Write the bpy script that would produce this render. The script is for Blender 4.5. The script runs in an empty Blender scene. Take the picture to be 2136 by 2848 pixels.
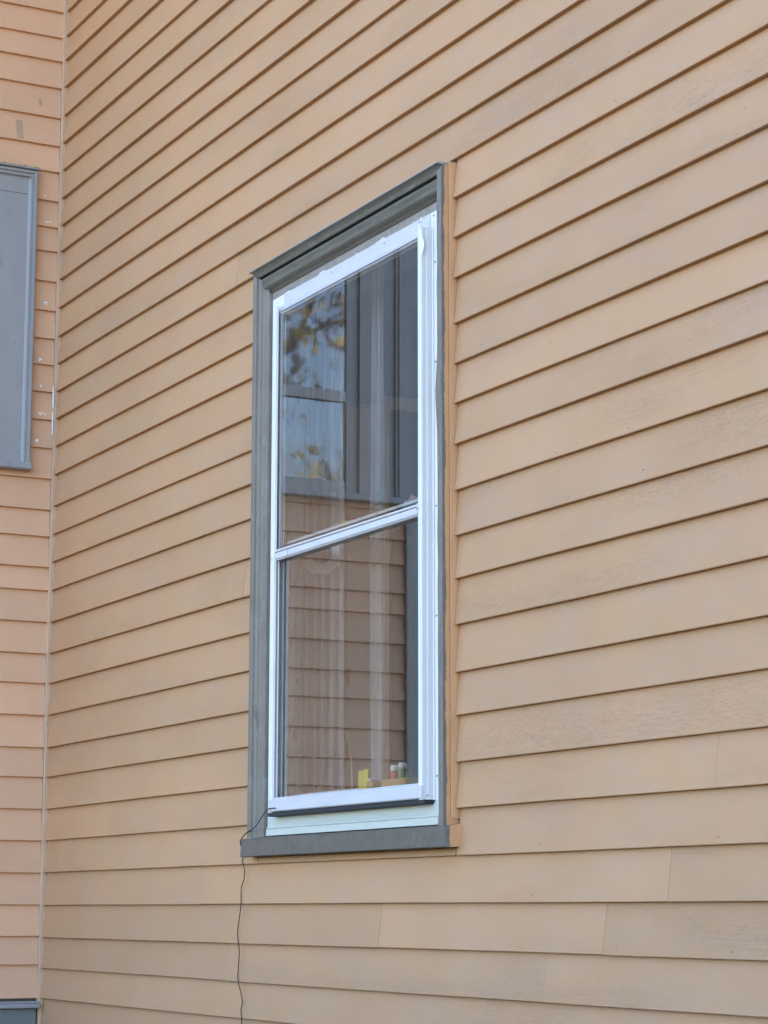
import bpy, math, random
from mathutils import Vector, Matrix, noise as mnoise
R = math.radians
scene = bpy.context.scene

# ------------------------------------------------------------------ camera, world, sun, exposure
cam_d = bpy.data.cameras.new("camera"); cam = bpy.data.objects.new("camera", cam_d)
scene.collection.objects.link(cam); scene.camera = cam
cam_d.sensor_fit = 'HORIZONTAL'; cam_d.sensor_width = 36.0; cam_d.lens = 36.0*6319.59/2136.0
cam_d.clip_start = 0.05; cam_d.clip_end = 2000
rt = Vector((0.46542652, 0.88508559, 0.00128243)); up = Vector((0.15243693, -0.0815868, 0.98493988))
fw = Vector((-0.87186073, 0.45822166, 0.17289239))
m = Matrix((rt, up, -fw)).transposed().to_4x4(); m.translation = Vector((7.8544, -2.75, 1.6))
cam.matrix_world = m

SUN_EL, SUN_AZ = 38.0, 25.0          # azimuth from +Y (behind the house) towards -X
world = bpy.data.worlds.new("World"); scene.world = world; world.use_nodes = True
wn = world.node_tree; bg = wn.nodes['Background']
sky = wn.nodes.new('ShaderNodeTexSky'); sky.sky_type = 'NISHITA'; sky.sun_disc = False
sky.sun_elevation = R(SUN_EL); sky.sun_rotation = R(-SUN_AZ)
sky.air_density = 1.0; sky.dust_density = 0.8; sky.ozone_density = 2.2
wn.links.new(sky.outputs[0], bg.inputs[0]); bg.inputs[1].default_value = 0.15
sun_d = bpy.data.lights.new("sun", 'SUN'); sun_d.energy = 4.5; sun_d.angle = R(0.5); sun_d.color = (1.0, 0.93, 0.83)
sun = bpy.data.objects.new("sun", sun_d); scene.collection.objects.link(sun)
sdir = Vector((-math.sin(R(SUN_AZ))*math.cos(R(SUN_EL)), math.cos(R(SUN_AZ))*math.cos(R(SUN_EL)), math.sin(R(SUN_EL))))
sun.rotation_euler = sdir.to_track_quat('Z', 'Y').to_euler(); sun.location = (0, 0, 30)
scene.view_settings.view_transform = 'Standard'; scene.view_settings.look = 'None'
scene.view_settings.gamma = 1.0; scene.view_settings.exposure = 2.79
scene.cycles.max_bounces = 12; scene.cycles.glossy_bounces = 6; scene.cycles.transparent_max_bounces = 24

# ------------------------------------------------------------------ materials
def L(nt, a, b): nt.links.new(a, b)
def N(nt, typ, **kw):
    n = nt.nodes.new(typ)
    for k, v in kw.items(): setattr(n, k, v)
    return n
def math_(nt, op, a, b=None, clamp=False):
    n = N(nt, 'ShaderNodeMath', operation=op, use_clamp=clamp)
    for i, v in enumerate((a, b)):
        if v is None: continue
        if isinstance(v, (int, float)): n.inputs[i].default_value = v
        else: L(nt, v, n.inputs[i])
    return n.outputs[0]
def coords(nt, scale=(1, 1, 1)):
    tc = N(nt, 'ShaderNodeTexCoord'); mp = N(nt, 'ShaderNodeMapping')
    mp.inputs['Scale'].default_value = scale; L(nt, tc.outputs['Object'], mp.inputs[0]); return mp.outputs[0]
def noise(nt, scale, vec, detail=4, rough=0.55, dist=0.0):
    n = N(nt, 'ShaderNodeTexNoise'); n.inputs['Scale'].default_value = scale
    n.inputs['Detail'].default_value = detail; n.inputs['Roughness'].default_value = rough
    n.inputs['Distortion'].default_value = dist
    L(nt, vec, n.inputs['Vector']); return n.outputs['Fac']
def ramp(nt, fac, a, b, lo=0.0, hi=1.0):
    n = N(nt, 'ShaderNodeMapRange'); n.inputs['From Min'].default_value = a; n.inputs['From Max'].default_value = b
    n.inputs['To Min'].default_value = lo; n.inputs['To Max'].default_value = hi; n.clamp = True
    L(nt, fac, n.inputs['Value']); return n.outputs[0]
def mix(nt, fac, a, b, blend='MIX'):
    n = N(nt, 'ShaderNodeMix', data_type='RGBA', blend_type=blend)
    for s, v in ((0, fac), (6, a), (7, b)):
        if isinstance(v, (int, float)): n.inputs[s].default_value = v
        elif isinstance(v, tuple): n.inputs[s].default_value = (*v, 1)
        else: L(nt, v, n.inputs[s])
    return n.outputs[2]
def bump(nt, h, strength, dist=0.002, prev=None):
    n = N(nt, 'ShaderNodeBump'); n.inputs['Strength'].default_value = strength; n.inputs['Distance'].default_value = dist
    L(nt, h, n.inputs['Height'])
    if prev: L(nt, prev, n.inputs['Normal'])
    return n.outputs[0]
def newmat(name):
    mt = bpy.data.materials.new(name); mt.use_nodes = True
    return mt, mt.node_tree, mt.node_tree.nodes['Principled BSDF']
def paint(name, rgb, rough=0.55, var=0.10, scale=6, stretch=(1, 1, 1), bs=0.25, fine=180, metal=0.0, alt=None, spec=0.5, altlim=(0.55, 0.7), streak=None):
    mt, nt, p = newmat(name)
    v = coords(nt, stretch)
    a = noise(nt, scale, v, 5); b = noise(nt, fine, v, 3)
    c = mix(nt, ramp(nt, a, 0.3, 0.7), tuple(x*(1-var) for x in rgb), tuple(min(1, x*(1+var)) for x in rgb))
    if alt:
        e = noise(nt, scale*2.3, v, 6, 0.65, 0.4)
        c = mix(nt, ramp(nt, e, *altlim), c, alt)
    if streak:
        sv = noise(nt, 5.0, coords(nt, streak[1]), 6, 0.7, 0.4)
        c = mix(nt, ramp(nt, sv, 0.60, 0.68), c, streak[0])
    L(nt, c, p.inputs['Base Color']); p.inputs['Roughness'].default_value = rough; p.inputs['Metallic'].default_value = metal
    p.inputs['Specular IOR Level'].default_value = spec
    n1 = bump(nt, b, bs, 0.001); L(nt, bump(nt, a, bs, 0.004, n1), p.inputs['Normal'])
    return mt

def siding_mat(name, rgb, grey, axis=0, worn=1.0):
    mt, nt, p = newmat(name)
    at = N(nt, 'ShaderNodeAttribute', attribute_name='board')
    sep = N(nt, 'ShaderNodeSeparateColor'); L(nt, at.outputs['Color'], sep.inputs[0])
    rnd, v, rnd2 = sep.outputs[0], sep.outputs[1], sep.outputs[2]
    base = coords(nt)
    # offset coordinates per board so that no grain runs on across a lap
    off = N(nt, 'ShaderNodeCombineXYZ'); L(nt, math_(nt, 'MULTIPLY', rnd, 17.0), off.inputs[0]); L(nt, math_(nt, 'MULTIPLY', rnd2, 11.0), off.inputs[1])
    L(nt, math_(nt, 'MULTIPLY', rnd2, 23.0), off.inputs[2])
    ad = N(nt, 'ShaderNodeVectorMath', operation='ADD'); L(nt, base, ad.inputs[0]); L(nt, off.outputs[0], ad.inputs[1])
    def st(s):
        mp = N(nt, 'ShaderNodeMapping'); mp.inputs['Scale'].default_value = s; L(nt, ad.outputs[0], mp.inputs[0]); return mp.outputs[0]
    sx = (1, 1, 6) if axis == 0 else (1, 1, 6)
    blot = noise(nt, 2.2, base, 5, 0.6)
    c = mix(nt, ramp(nt, blot, 0.3, 0.7), tuple(x*0.95 for x in rgb), tuple(x*1.05 for x in rgb))
    hue = noise(nt, 5.0, st((1, 1, 2.2)), 4, 0.6)
    c = mix(nt, ramp(nt, hue, 0.45, 0.75, 0, 0.30), c, grey)
    c = mix(nt, 1.0, c, mix(nt, rnd, (0.95, 0.95, 0.96), (1.045, 1.03, 1.02)), 'MULTIPLY')
    # paint worn thin in long patches along the lower part of some boards
    patch = noise(nt, 1.1, st((1, 1, 5)), 3, 0.5)
    pm = math_(nt, 'MULTIPLY', ramp(nt, patch, 0.55, 0.70), ramp(nt, v, 0.62, 0.18))
    streak = noise(nt, 9, st((1, 1, 16)), 7, 0.7, 0.6)
    wm = math_(nt, 'MULTIPLY', pm, ramp(nt, streak, 0.52, 0.66))
    c = mix(nt, math_(nt, 'MULTIPLY', wm, 0.5*worn), c, tuple(x*0.72 for x in grey))
    # fine cracks along the grain
    cr = noise(nt, 14, st((1, 1, 26)), 5, 0.6, 1.2)
    line = ramp(nt, math_(nt, 'ABSOLUTE', math_(nt, 'SUBTRACT', cr, 0.5)), 0.0, 0.012, 1, 0)
    cm = math_(nt, 'MULTIPLY', line, ramp(nt, patch, 0.50, 0.62))
    c = mix(nt, math_(nt, 'MULTIPLY', cm, 0.5*worn), c, (0.10, 0.07, 0.05))
    # dust-like mottling
    dust = noise(nt, 55, st((1, 1, 1.6)), 4, 0.7)
    c = mix(nt, ramp(nt, dust, 0.35, 0.75, 0, 0.10), c, tuple(x*0.6 for x in rgb))
    L(nt, c, p.inputs['Base Color'])
    p.inputs['Roughness'].default_value = 0.50; p.inputs['Specular IOR Level'].default_value = 0.28
    g = noise(nt, 30, st((1, 1, 22)), 6, 0.65, 0.3)
    n1 = bump(nt, g, 0.22, 0.0012); n2 = bump(nt, cm, 0.5, -0.0008, n1)
    n3 = bump(nt, blot, 0.25, 0.02, n2)
    L(nt, n3, p.inputs['Normal'])
    return mt

def glass(name, tint=(0.96, 0.97, 0.97), k=1.7, wav=None, dust=0.02, rough=0.0):
    mt = bpy.data.materials.new(name); mt.use_nodes = True; nt = mt.node_tree
    nt.nodes.remove(nt.nodes['Principled BSDF']); out = nt.nodes['Material Output']
    fr = N(nt, 'ShaderNodeFresnel'); fr.inputs['IOR'].default_value = 1.52
    gl = N(nt, 'ShaderNodeBsdfGlossy'); gl.inputs['Roughness'].default_value = rough
    tr = N(nt, 'ShaderNodeBsdfTransparent'); tr.inputs[0].default_value = (*tint, 1)
    df = N(nt, 'ShaderNodeBsdfDiffuse'); df.inputs[0].default_value = (0.5, 0.5, 0.5, 1)
    if wav:
        v = coords(nt, wav[2]); h = noise(nt, wav[0], v, 1, 0.4, wav[3] if len(wav) > 3 else 0.0)
        b = bump(nt, h, 1.0, wav[1]); L(nt, b, gl.inputs['Normal'])
    m1 = N(nt, 'ShaderNodeMixShader'); L(nt, math_(nt, 'MULTIPLY', fr.outputs[0], k, True), m1.inputs[0])
    L(nt, tr.outputs[0], m1.inputs[1]); L(nt, gl.outputs[0], m1.inputs[2])
    dn = noise(nt, 40, coords(nt), 5, 0.7)
    m2 = N(nt, 'ShaderNodeMixShader'); L(nt, ramp(nt, dn, 0.3, 0.8, dust*0.5, dust*1.6), m2.inputs[0])
    L(nt, m1.outputs[0], m2.inputs[1]); L(nt, df.outputs[0], m2.inputs[2]); L(nt, m2.outputs[0], out.inputs[0])
    return mt

MAIN = (0.508, 0.279, 0.145)
M = {}
M['siding'] = siding_mat('tan_siding_paint', MAIN, (0.445, 0.303, 0.236))
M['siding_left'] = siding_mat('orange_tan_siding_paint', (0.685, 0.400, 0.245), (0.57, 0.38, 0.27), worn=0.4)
M['nail'] = paint('rusty_nail', (0.20, 0.14, 0.10), 0.8, 0.3, 60)
M['putty'] = paint('white_putty', (0.80, 0.80, 0.78), 0.7, 0.08, 60)
M['stain'] = paint('brown_patch_paint', (0.44, 0.29, 0.19), 0.6, 0.06, 20)
M['bead'] = paint('corner_bead_paint', (0.56, 0.36, 0.24), 0.55, 0.12, 7, (6, 6, 1), 0.3, alt=(0.42, 0.31, 0.23))
M['sillpaint'] = paint('grey_sill_paint', (0.120, 0.096, 0.074), 0.5, 0.14, 12, (2, 2, 2), 0.5, 130, alt=(0.15, 0.135, 0.12), altlim=(0.55, 0.68))
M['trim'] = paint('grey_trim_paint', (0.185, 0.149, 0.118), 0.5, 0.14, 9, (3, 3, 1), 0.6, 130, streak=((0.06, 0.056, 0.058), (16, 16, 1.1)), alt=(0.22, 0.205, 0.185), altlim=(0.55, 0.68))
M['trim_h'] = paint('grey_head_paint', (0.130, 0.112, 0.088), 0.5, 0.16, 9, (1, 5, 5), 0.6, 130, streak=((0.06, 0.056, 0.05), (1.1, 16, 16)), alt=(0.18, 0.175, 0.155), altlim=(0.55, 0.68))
M['bluegrey'] = paint('blue_grey_trim_paint', (0.295, 0.292, 0.30), 0.42, 0.06, 5, (1.5, 1.5, 1), 0.2, 150, streak=((0.24, 0.24, 0.25), (7, 7, .8)))
M['skirt'] = paint('grey_green_skirt_paint', (0.15, 0.17, 0.165), 0.5, 0.08, 5, (1, 1, 1), 0.2)
M['white'] = paint('white_aluminium_frame', (0.77, 0.725, 0.72), 0.33, 0.03, 10, (4, 4, 1), 0.08, 90, alt=(0.76, 0.77, 0.77), altlim=(0.62, 0.78))
M['dullwhite'] = paint('dull_white_aluminium', (0.60, 0.555, 0.565), 0.38, 0.05, 10, (1, 4, 4), 0.12, 90, alt=(0.50, 0.50, 0.50), altlim=(0.58, 0.78))
M['extender'] = paint('chalky_aluminium_extender', (0.54, 0.535, 0.465), 0.42, 0.05, 14, (1, 1, 6), 0.10, 90)
M['rail'] = paint('dusty_aluminium_rail', (0.62, 0.58, 0.59), 0.40, 0.06, 12, (1, 6, 6), 0.10, 90, alt=(0.45, 0.44, 0.44), altlim=(0.60, 0.80))
M['shadowgap'] = paint('black_shadow_and_joint', (0.02, 0.02, 0.022), 0.7, 0.1, 20)  # black for shaded gaps at the rails, also for dark joints
M['oldwood'] = paint('bare_greige_wood', (0.36, 0.32, 0.28), 0.75, 0.12, 14, (1, 1, 5), 0.5, 150, alt=(0.22, 0.21, 0.19))
M['sash'] = paint('peeling_white_sash_paint', (0.82, 0.79, 0.80), 0.5, 0.06, 8, (6, 6, 1), 0.4, 110, alt=(0.36, 0.27, 0.22), altlim=(0.60, 0.64))
M['storm_glass'] = glass('storm_window_glass', k=3.4, dust=0.008, wav=(0.8, 0.0003, (1, 1, 1)))
M['old_glass'] = glass('old_wavy_glass', (0.95, 0.97, 0.96), k=1.6, wav=(1.2, 0.0005, (1, 1, 0.8), 0.1), dust=0.006)
M['wavy_glass'] = glass('swirly_old_glass', (0.45, 0.50, 0.55), k=4.8, wav=(1.6, 0.0016, (1, 1, 1), 0.5), dust=0.004, rough=0.026)
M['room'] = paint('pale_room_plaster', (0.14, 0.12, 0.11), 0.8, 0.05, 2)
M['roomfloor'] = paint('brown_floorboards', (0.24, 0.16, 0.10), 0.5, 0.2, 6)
M['cupboard'] = paint('white_cupboard_paint', (0.88, 0.85, 0.86), 0.4, 0.03, 4)
M['brass'] = paint('brass_hinge', (0.65, 0.42, 0.16), 0.35, 0.1, 20, metal=0.7)
M['ceramic'] = paint('white_ceramic', (0.92, 0.92, 0.92), 0.25, 0.03, 9)
M['mirror'] = paint('dark_blue_mirror', (0.10, 0.13, 0.17), 0.12, 0.1, 9)
M['yellow'] = paint('yellow_card', (0.85, 0.62, 0.08), 0.5, 0.06, 20)
M['cardboard'] = paint('tan_cardboard', (0.55, 0.33, 0.13), 0.7, 0.06, 20)
M['red'] = paint('red_label', (0.62, 0.06, 0.04), 0.4, 0.05, 20)
M['green'] = paint('green_label', (0.10, 0.28, 0.08), 0.4, 0.05, 20)
M['cap'] = paint('white_cap_plastic', (0.82, 0.82, 0.82), 0.35, 0.03, 20)
M['stick'] = paint('pale_bamboo', (0.62, 0.50, 0.30), 0.6, 0.1, 30)
M['mint'] = paint('mint_green_wire', (0.30, 0.50, 0.40), 0.4, 0.05, 20)
M['pink'] = paint('pink_cloth', (0.62, 0.38, 0.42), 0.8, 0.1, 40)
M['cable'] = paint('black_cable_rubber', (0.018, 0.018, 0.02), 0.5, 0.1, 30)
M['lichen'] = paint('yellow_green_lichen', (0.30, 0.30, 0.05), 0.9, 0.3, 60, alt=(0.12, 0.13, 0.04))
M['screw'] = paint('dull_steel_screw', (0.20, 0.20, 0.21), 0.4, 0.1, 60, metal=0.6)
M['shingle'] = paint('grey_roof_shingles', (0.08, 0.08, 0.085), 0.85, 0.2, 8)
M['stone'] = paint('grey_foundation', (0.28, 0.27, 0.25), 0.85, 0.15, 6, bs=0.6)
M['nbr'] = paint('dark_grey_clapboards', (0.05, 0.055, 0.06), 0.6, 0.1, 4)
M['nbrtrim'] = paint('pale_trim', (0.5, 0.5, 0.5), 0.6, 0.1, 4)
M['nbrglass'] = paint('dark_window_glass', (0.02, 0.025, 0.03), 0.08, 0.1, 4)
M['bark'] = paint('grey_brown_bark', (0.12, 0.09, 0.07), 0.9, 0.3, 12, (3, 3, 1), 0.8)
M['leaf'] = paint('yellow_green_leaves', (0.42, 0.29, 0.05), 0.6, 0.35, 1.5, alt=(0.18, 0.18, 0.05), altlim=(0.45, 0.6))
M['screen_wood'] = paint('dark_shade_screen_boards', (0.10, 0.08, 0.065), 0.85, 0.25, 4, (6, 6, 1), 0.5)
M['leaf_dark'] = paint('dark_green_leaves', (0.035, 0.06, 0.02), 0.6, 0.35, 1.5)

# casing side: grey paint with a ragged brush line where the tan wall paint laps round the edge
def cutin_mat():
    mt, nt, p = newmat('grey_paint_cut_in_against_tan')
    tc = N(nt, 'ShaderNodeTexCoord'); sp = N(nt, 'ShaderNodeSeparateXYZ'); L(nt, tc.outputs['Object'], sp.inputs[0])
    n1 = noise(nt, 7, coords(nt), 6, 0.7, 0.5); n2 = noise(nt, 70, coords(nt, (1, 1, .5)), 4, 0.7)
    y = math_(nt, 'ADD', sp.outputs[1], math_(nt, 'MULTIPLY', math_(nt, 'SUBTRACT', n1, 0.5), 0.022))
    y = math_(nt, 'ADD', y, math_(nt, 'MULTIPLY', math_(nt, 'SUBTRACT', n2, 0.5), 0.006))
    f = ramp(nt, y, -0.0228, -0.0222)
    g = mix(nt, ramp(nt, n2, 0.3, 0.7), (0.12, 0.125, 0.12), (0.17, 0.175, 0.17))
    o = mix(nt, ramp(nt, n1, 0.3, 0.7), (0.56, 0.28, 0.125), (0.64, 0.345, 0.175))
    L(nt, mix(nt, f, g, o), p.inputs['Base Color']); p.inputs['Roughness'].default_value = 0.5
    L(nt, bump(nt, n2, 0.4, 0.001), p.inputs['Normal']); return mt
M['cutin'] = cutin_mat()
# flange top: white frame paint with a ragged line of bare wood above
def chip_mat():
    mt, nt, p = newmat('chipped_white_over_bare_wood')
    tc = N(nt, 'ShaderNodeTexCoord'); sp = N(nt, 'ShaderNodeSeparateXYZ'); L(nt, tc.outputs['Object'], sp.inputs[0])
    n1 = noise(nt, 7, coords(nt, (1, 1, 1)), 8, 0.6, 0.3); n2 = noise(nt, 60, coords(nt), 4, 0.7)
    z = math_(nt, 'ADD', sp.outputs[2], math_(nt, 'MULTIPLY', math_(nt, 'SUBTRACT', n1, 0.5), 0.055))
    f = ramp(nt, z, 3.3880, 3.3887)
    o = mix(nt, ramp(nt, n2, 0.3, 0.7), (0.20, 0.165, 0.14), (0.34, 0.28, 0.24))
    L(nt, mix(nt, f, (0.62, 0.58, 0.59), o), p.inputs['Base Color']); p.inputs['Roughness'].default_value = 0.5
    L(nt, bump(nt, math_(nt, 'ADD', n2, f), 0.4, -0.001), p.inputs['Normal']); return mt
M['chip'] = chip_mat()
def ground_mat():
    mt, nt, p = newmat('short_lawn_ground')
    v = coords(nt); a = noise(nt, 0.4, v, 6); b = noise(nt, 60, v, 4, 0.8)
    c = mix(nt, ramp(nt, a, 0.35, 0.65), (0.15, 0.125, 0.06), (0.24, 0.19, 0.11))
    c = mix(nt, ramp(nt, b, 0.4, 0.7, 0, .6), c, (0.05, 0.07, 0.02))
    L(nt, c, p.inputs['Base Color']); p.inputs['Roughness'].default_value = 0.95
    L(nt, bump(nt, b, 1.0, 0.03), p.inputs['Normal']); return mt
M['ground'] = ground_mat()

# ------------------------------------------------------------------ mesh helpers
class MB:
    def __init__(s): s.v = []; s.f = []; s.mi = []; s.sm = []; s.col = []
    def add(s, vs, fs, mi=0, smooth=False, col=None):
        o = len(s.v); s.v += [tuple(x) for x in vs]
        for f in fs: s.f.append(tuple(i+o for i in f)); s.mi.append(mi); s.sm.append(smooth)
        s.col += [(col or (0.5, 0.5, 0.5, 1))]*len(vs) if not isinstance(col, list) else col
    def box(s, x0, x1, y0, y1, z0, z1, mi=0, b=0.0):
        x0, x1 = min(x0, x1), max(x0, x1); y0, y1 = min(y0, y1), max(y0, y1); z0, z1 = min(z0, z1), max(z0, z1)
        if b <= 0:
            vs = [(x, y, z) for x in (x0, x1) for y in (y0, y1) for z in (z0, z1)]
            s.add(vs, [(0, 1, 3, 2), (4, 6, 7, 5), (0, 4, 5, 1), (2, 3, 7, 6), (0, 2, 6, 4), (1, 5, 7, 3)], mi); return
        b = min(b, (x1-x0)*.45, (y1-y0)*.45, (z1-z0)*.45)
        idx = {}; vs = []
        X = (x0, x1); Y = (y0, y1); Z = (z0, z1)
        for i in (0, 1):
            for j in (0, 1):
                for k in (0, 1):
                    for a in (0, 1, 2):
                        p = [X[i], Y[j], Z[k]]; q = (i, j, k)
                        for c in range(3):
                            if c != a: p[c] += b*(1 if q[c] == 0 else -1)
                        idx[(i, j, k, a)] = len(vs); vs.append(tuple(p))
        fs = []
        for a in range(3):
            o = [c for c in range(3) if c != a]
            for e in (0, 1):
                def g(u, w):
                    q = [0, 0, 0]; q[a] = e; q[o[0]] = u; q[o[1]] = w; return idx[(*q, a)]
                f = (g(0, 0), g(1, 0), g(1, 1), g(0, 1)); fs.append(f)
            # edges parallel to a
            for u in (0, 1):
                for w in (0, 1):
                    def h(e, face):
                        q = [0, 0, 0]; q[a] = e; q[o[0]] = u; q[o[1]] = w; return idx[(*q, face)]
                    fs.append((h(0, o[0]), h(1, o[0]), h(1, o[1]), h(0, o[1])))
        for i in (0, 1):
            for j in (0, 1):
                for k in (0, 1): fs.append((idx[(i, j, k, 0)], idx[(i, j, k, 1)], idx[(i, j, k, 2)]))
        s.add(vs, fs, mi)
    def tube(s, pts, r, n=8, mi=0, cap=True):
        pts = [Vector(p) for p in pts]; rs = r if isinstance(r, (list, tuple)) else [r]*len(pts)
        vs = []; prev = None
        for i, p in enumerate(pts):
            d = (pts[min(i+1, len(pts)-1)]-pts[max(i-1, 0)]).normalized()
            a = prev if prev else (Vector((0, 0, 1)) if abs(d.z) < .9 else Vector((1, 0, 0)))
            u = (a-d*a.dot(d)).normalized(); w = d.cross(u); prev = u
            for k in range(n):
                t = 2*math.pi*k/n; vs.append(p+(u*math.cos(t)+w*math.sin(t))*rs[i])
        fs = [(i*n+k, i*n+(k+1) % n, (i+1)*n+(k+1) % n, (i+1)*n+k) for i in range(len(pts)-1) for k in range(n)]
        if cap: fs += [tuple(range(n))[::-1], tuple((len(pts)-1)*n+k for k in range(n))]
        s.add(vs, fs, mi, True)
    def build(s, name, mats, parent=None, attr=False):
        me = bpy.data.meshes.new(name); me.from_pydata(s.v, [], s.f)
        for mt in (mats if isinstance(mats, (list, tuple)) else [mats]): me.materials.append(mt)
        me.polygons.foreach_set('material_index', s.mi); me.polygons.foreach_set('use_smooth', s.sm)
        if attr:
            ca = me.color_attributes.new('board', 'FLOAT_COLOR', 'POINT')
            ca.data.foreach_set('color', [c for q in s.col for c in q])
        me.update()
        import bmesh
        bm = bmesh.new(); bm.from_mesh(me); bmesh.ops.recalc_face_normals(bm, faces=bm.faces); bm.to_mesh(me); bm.free()
        o = bpy.data.objects.new(name, me); scene.collection.objects.link(o)
        if parent: o.parent = parent
        return o
def tag(o, label=None, cat=None, group=None, kind=None):
    for k, v in (('label', label), ('category', cat), ('group', group), ('kind', kind)):
        if v: o[k] = v
    return o
def empty(name, label, cat, group=None):
    o = bpy.data.objects.new(name, None); scene.collection.objects.link(o); return tag(o, label, cat, group)

# ------------------------------------------------------------------ ground
g = MB(); g.box(-250, 250, -250, 250, -0.4, 0.0); tag(g.build('ground', M['ground']), kind='structure')

M['added_soil'] = paint('dark_added_soil', (0.035, 0.028, 0.020), 0.95, 0.3, 9, bs=0.9, fine=60)
g = MB(); rng0 = random.Random(6); pr = [(-.3, -1.70)]  # unseen dark strip of ground, added to cut bounce light on the lower wall
n = 60; vs = []
for i in range(n+1):
    x = -.02+9.9*i/n; e = -2.3+.12*mnoise.noise(Vector((x*1.1, 5, 2)))
    for j in range(6): vs.append((x, e+(.02-e)*j/5, .004+(.05+.03*mnoise.noise(Vector((x*3, j, 2))))*math.sin(math.pi*min(1, (j+.001)/5*1.0+.0))**.5 if 0 < j < 5 else .004))
g.add(vs, [(i*6+j, (i+1)*6+j, (i+1)*6+j+1, i*6+j+1) for i in range(n) for j in range(5)], 0, True)
tag(g.build('added_soil_bed', M['added_soil']), kind='structure')

# ------------------------------------------------------------------ the house
house = empty('clapboard_house', 'tan clapboard house with an inside corner, filling the photo', 'house')
ZM = {-3: 1.2942, -2: 1.3978, -1: 1.5066, 0: 1.6191, 1: 1.7329, 2: 1.8465, 3: 1.9589, 4: 2.0731, 5: 2.1791, 6: 2.296, 7: 2.4113, 8: 2.5199, 9: 2.6345, 10: 2.7517,
      11: 2.8568, 12: 2.9598, 13: 3.064, 14: 3.182, 15: 3.2892, 16: 3.3931, 17: 3.4971, 18: 3.6025, 19: 3.7065, 20: 3.8165, 21: 3.9266, 22: 4.0335, 23: 4.1359, 24: 4.2414,
      25: 4.3526, 26: 4.4599, 27: 4.5693, 28: 4.6813, 29: 4.7895, 30: 4.8859, 31: 4.9856}
ZL = dict(ZM); ZL.update({-2: 1.4103, -1: 1.5104, 0: 1.6208, 11: 2.8373, 12: 2.9511, 13: 3.0505, 14: 3.166, 15: 3.2816, 16: 3.3884, 17: 3.4935, 18: 3.5962, 19: 3.6968, 20: 3.8044,
      21: 3.9168, 22: 4.0342, 23: 4.1277, 24: 4.2295, 25: 4.3428, 26: 4.4466, 27: 4.5577, 28: 4.6761, 29: 4.7844, 30: 4.8788, 31: 4.9813})
for D_ in (ZM, ZL):
    for k in range(32, 50): D_[k] = D_[k-1]+0.1075
for k in range(-4, -11, -1): ZM[k] = ZM[k+1]-0.108
TH = 0.0145
def siding(name, mat, zs, u0, u1, frame, holes=(), seams=None, seed=1, parent=None, extra=None, step=0.13, auto=True, endlip=None):
    """frame(u, d, z) -> world; d = distance in front of the lip plane (negative = towards the wall)."""
    rng = random.Random(seed); mb = MB(); ks = sorted(zs)
    for bi in range(len(ks)-1):
        k = ks[bi]; z0, z1 = zs[k], zs[ks[bi+1]]
        sm = list((seams or {}).get(k, []))
        if auto and not sm and rng.random() < 0.5 and (u1-u0) > 5: sm = [u0+5.2+rng.random()*(u1-u0-5.4)]
        spans = [(u0, u1)]
        for (h0, h1, hz0, hz1) in holes:
            if z0 < hz1-0.012 and z1 > hz0+0.012:
                ns = []
                for a, b in spans:
                    if h0 > a and h1 < b: ns += [(a, h0), (h1, b)]
                    elif h0 <= a < h1 < b: ns += [(h1, b)]
                    elif a < h0 < b <= h1: ns += [(a, h0)]
                    else: ns += [(a, b)]
                spans = ns
        ns = []
        for a, b in spans:
            cuts = [c for c in sm if a+.05 < c < b-.05]; e = [a]+sorted(cuts)+[b]
            for i in range(len(e)-1): ns.append((e[i]+(0.0004 if i else 0), e[i+1]-(0.0004 if i < len(e)-2 else 0)))
        for a, b in ns:
            r1, r2 = rng.random(), rng.random(); dz = rng.uniform(-.0006, .0006); dd = rng.uniform(-.0008, .0006)
            # around partial holes: clip the board's top or bottom
            zb, zt = z0, z1+0.010
            n = max(1, int((b-a)/step)); vs = []; cs = []
            for i in range(n+1):
                u = a+(b-a)*i/n
                w = mnoise.noise(Vector((u*1.3, k*7.7, seed)))*0.0011+mnoise.noise(Vector((u*6, k*3.1, seed+9)))*0.0005
                wd = mnoise.noise(Vector((u*0.9, k*5.3, seed+4)))*0.0013
                zl = zb+w+dz; d0 = dd+wd
                prof = [(-TH-0.001+d0*0.3, zt), (-0.0006+d0, zl+0.0035), (d0, zl+0.0018), (-0.0009+d0, zl), (-TH-0.004, zl+0.0002)]
                for d, z in prof:
                    vs.append(frame(u, d, z)); cs.append((r1, max(0, (z-zb)/(z1-zb)), r2, 1))
            fs = []; P = 5
            for i in range(n):
                for j in range(P-1): fs.append((i*P+j, (i+1)*P+j, (i+1)*P+j+1, i*P+j+1))
            fs += [tuple(range(P)), tuple(n*P+j for j in range(P))]
            mb.add(vs, fs, 0, False, cs)
    if extra: extra(mb, rng)
    return mb.build(name, mat, parent, attr=True)

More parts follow.
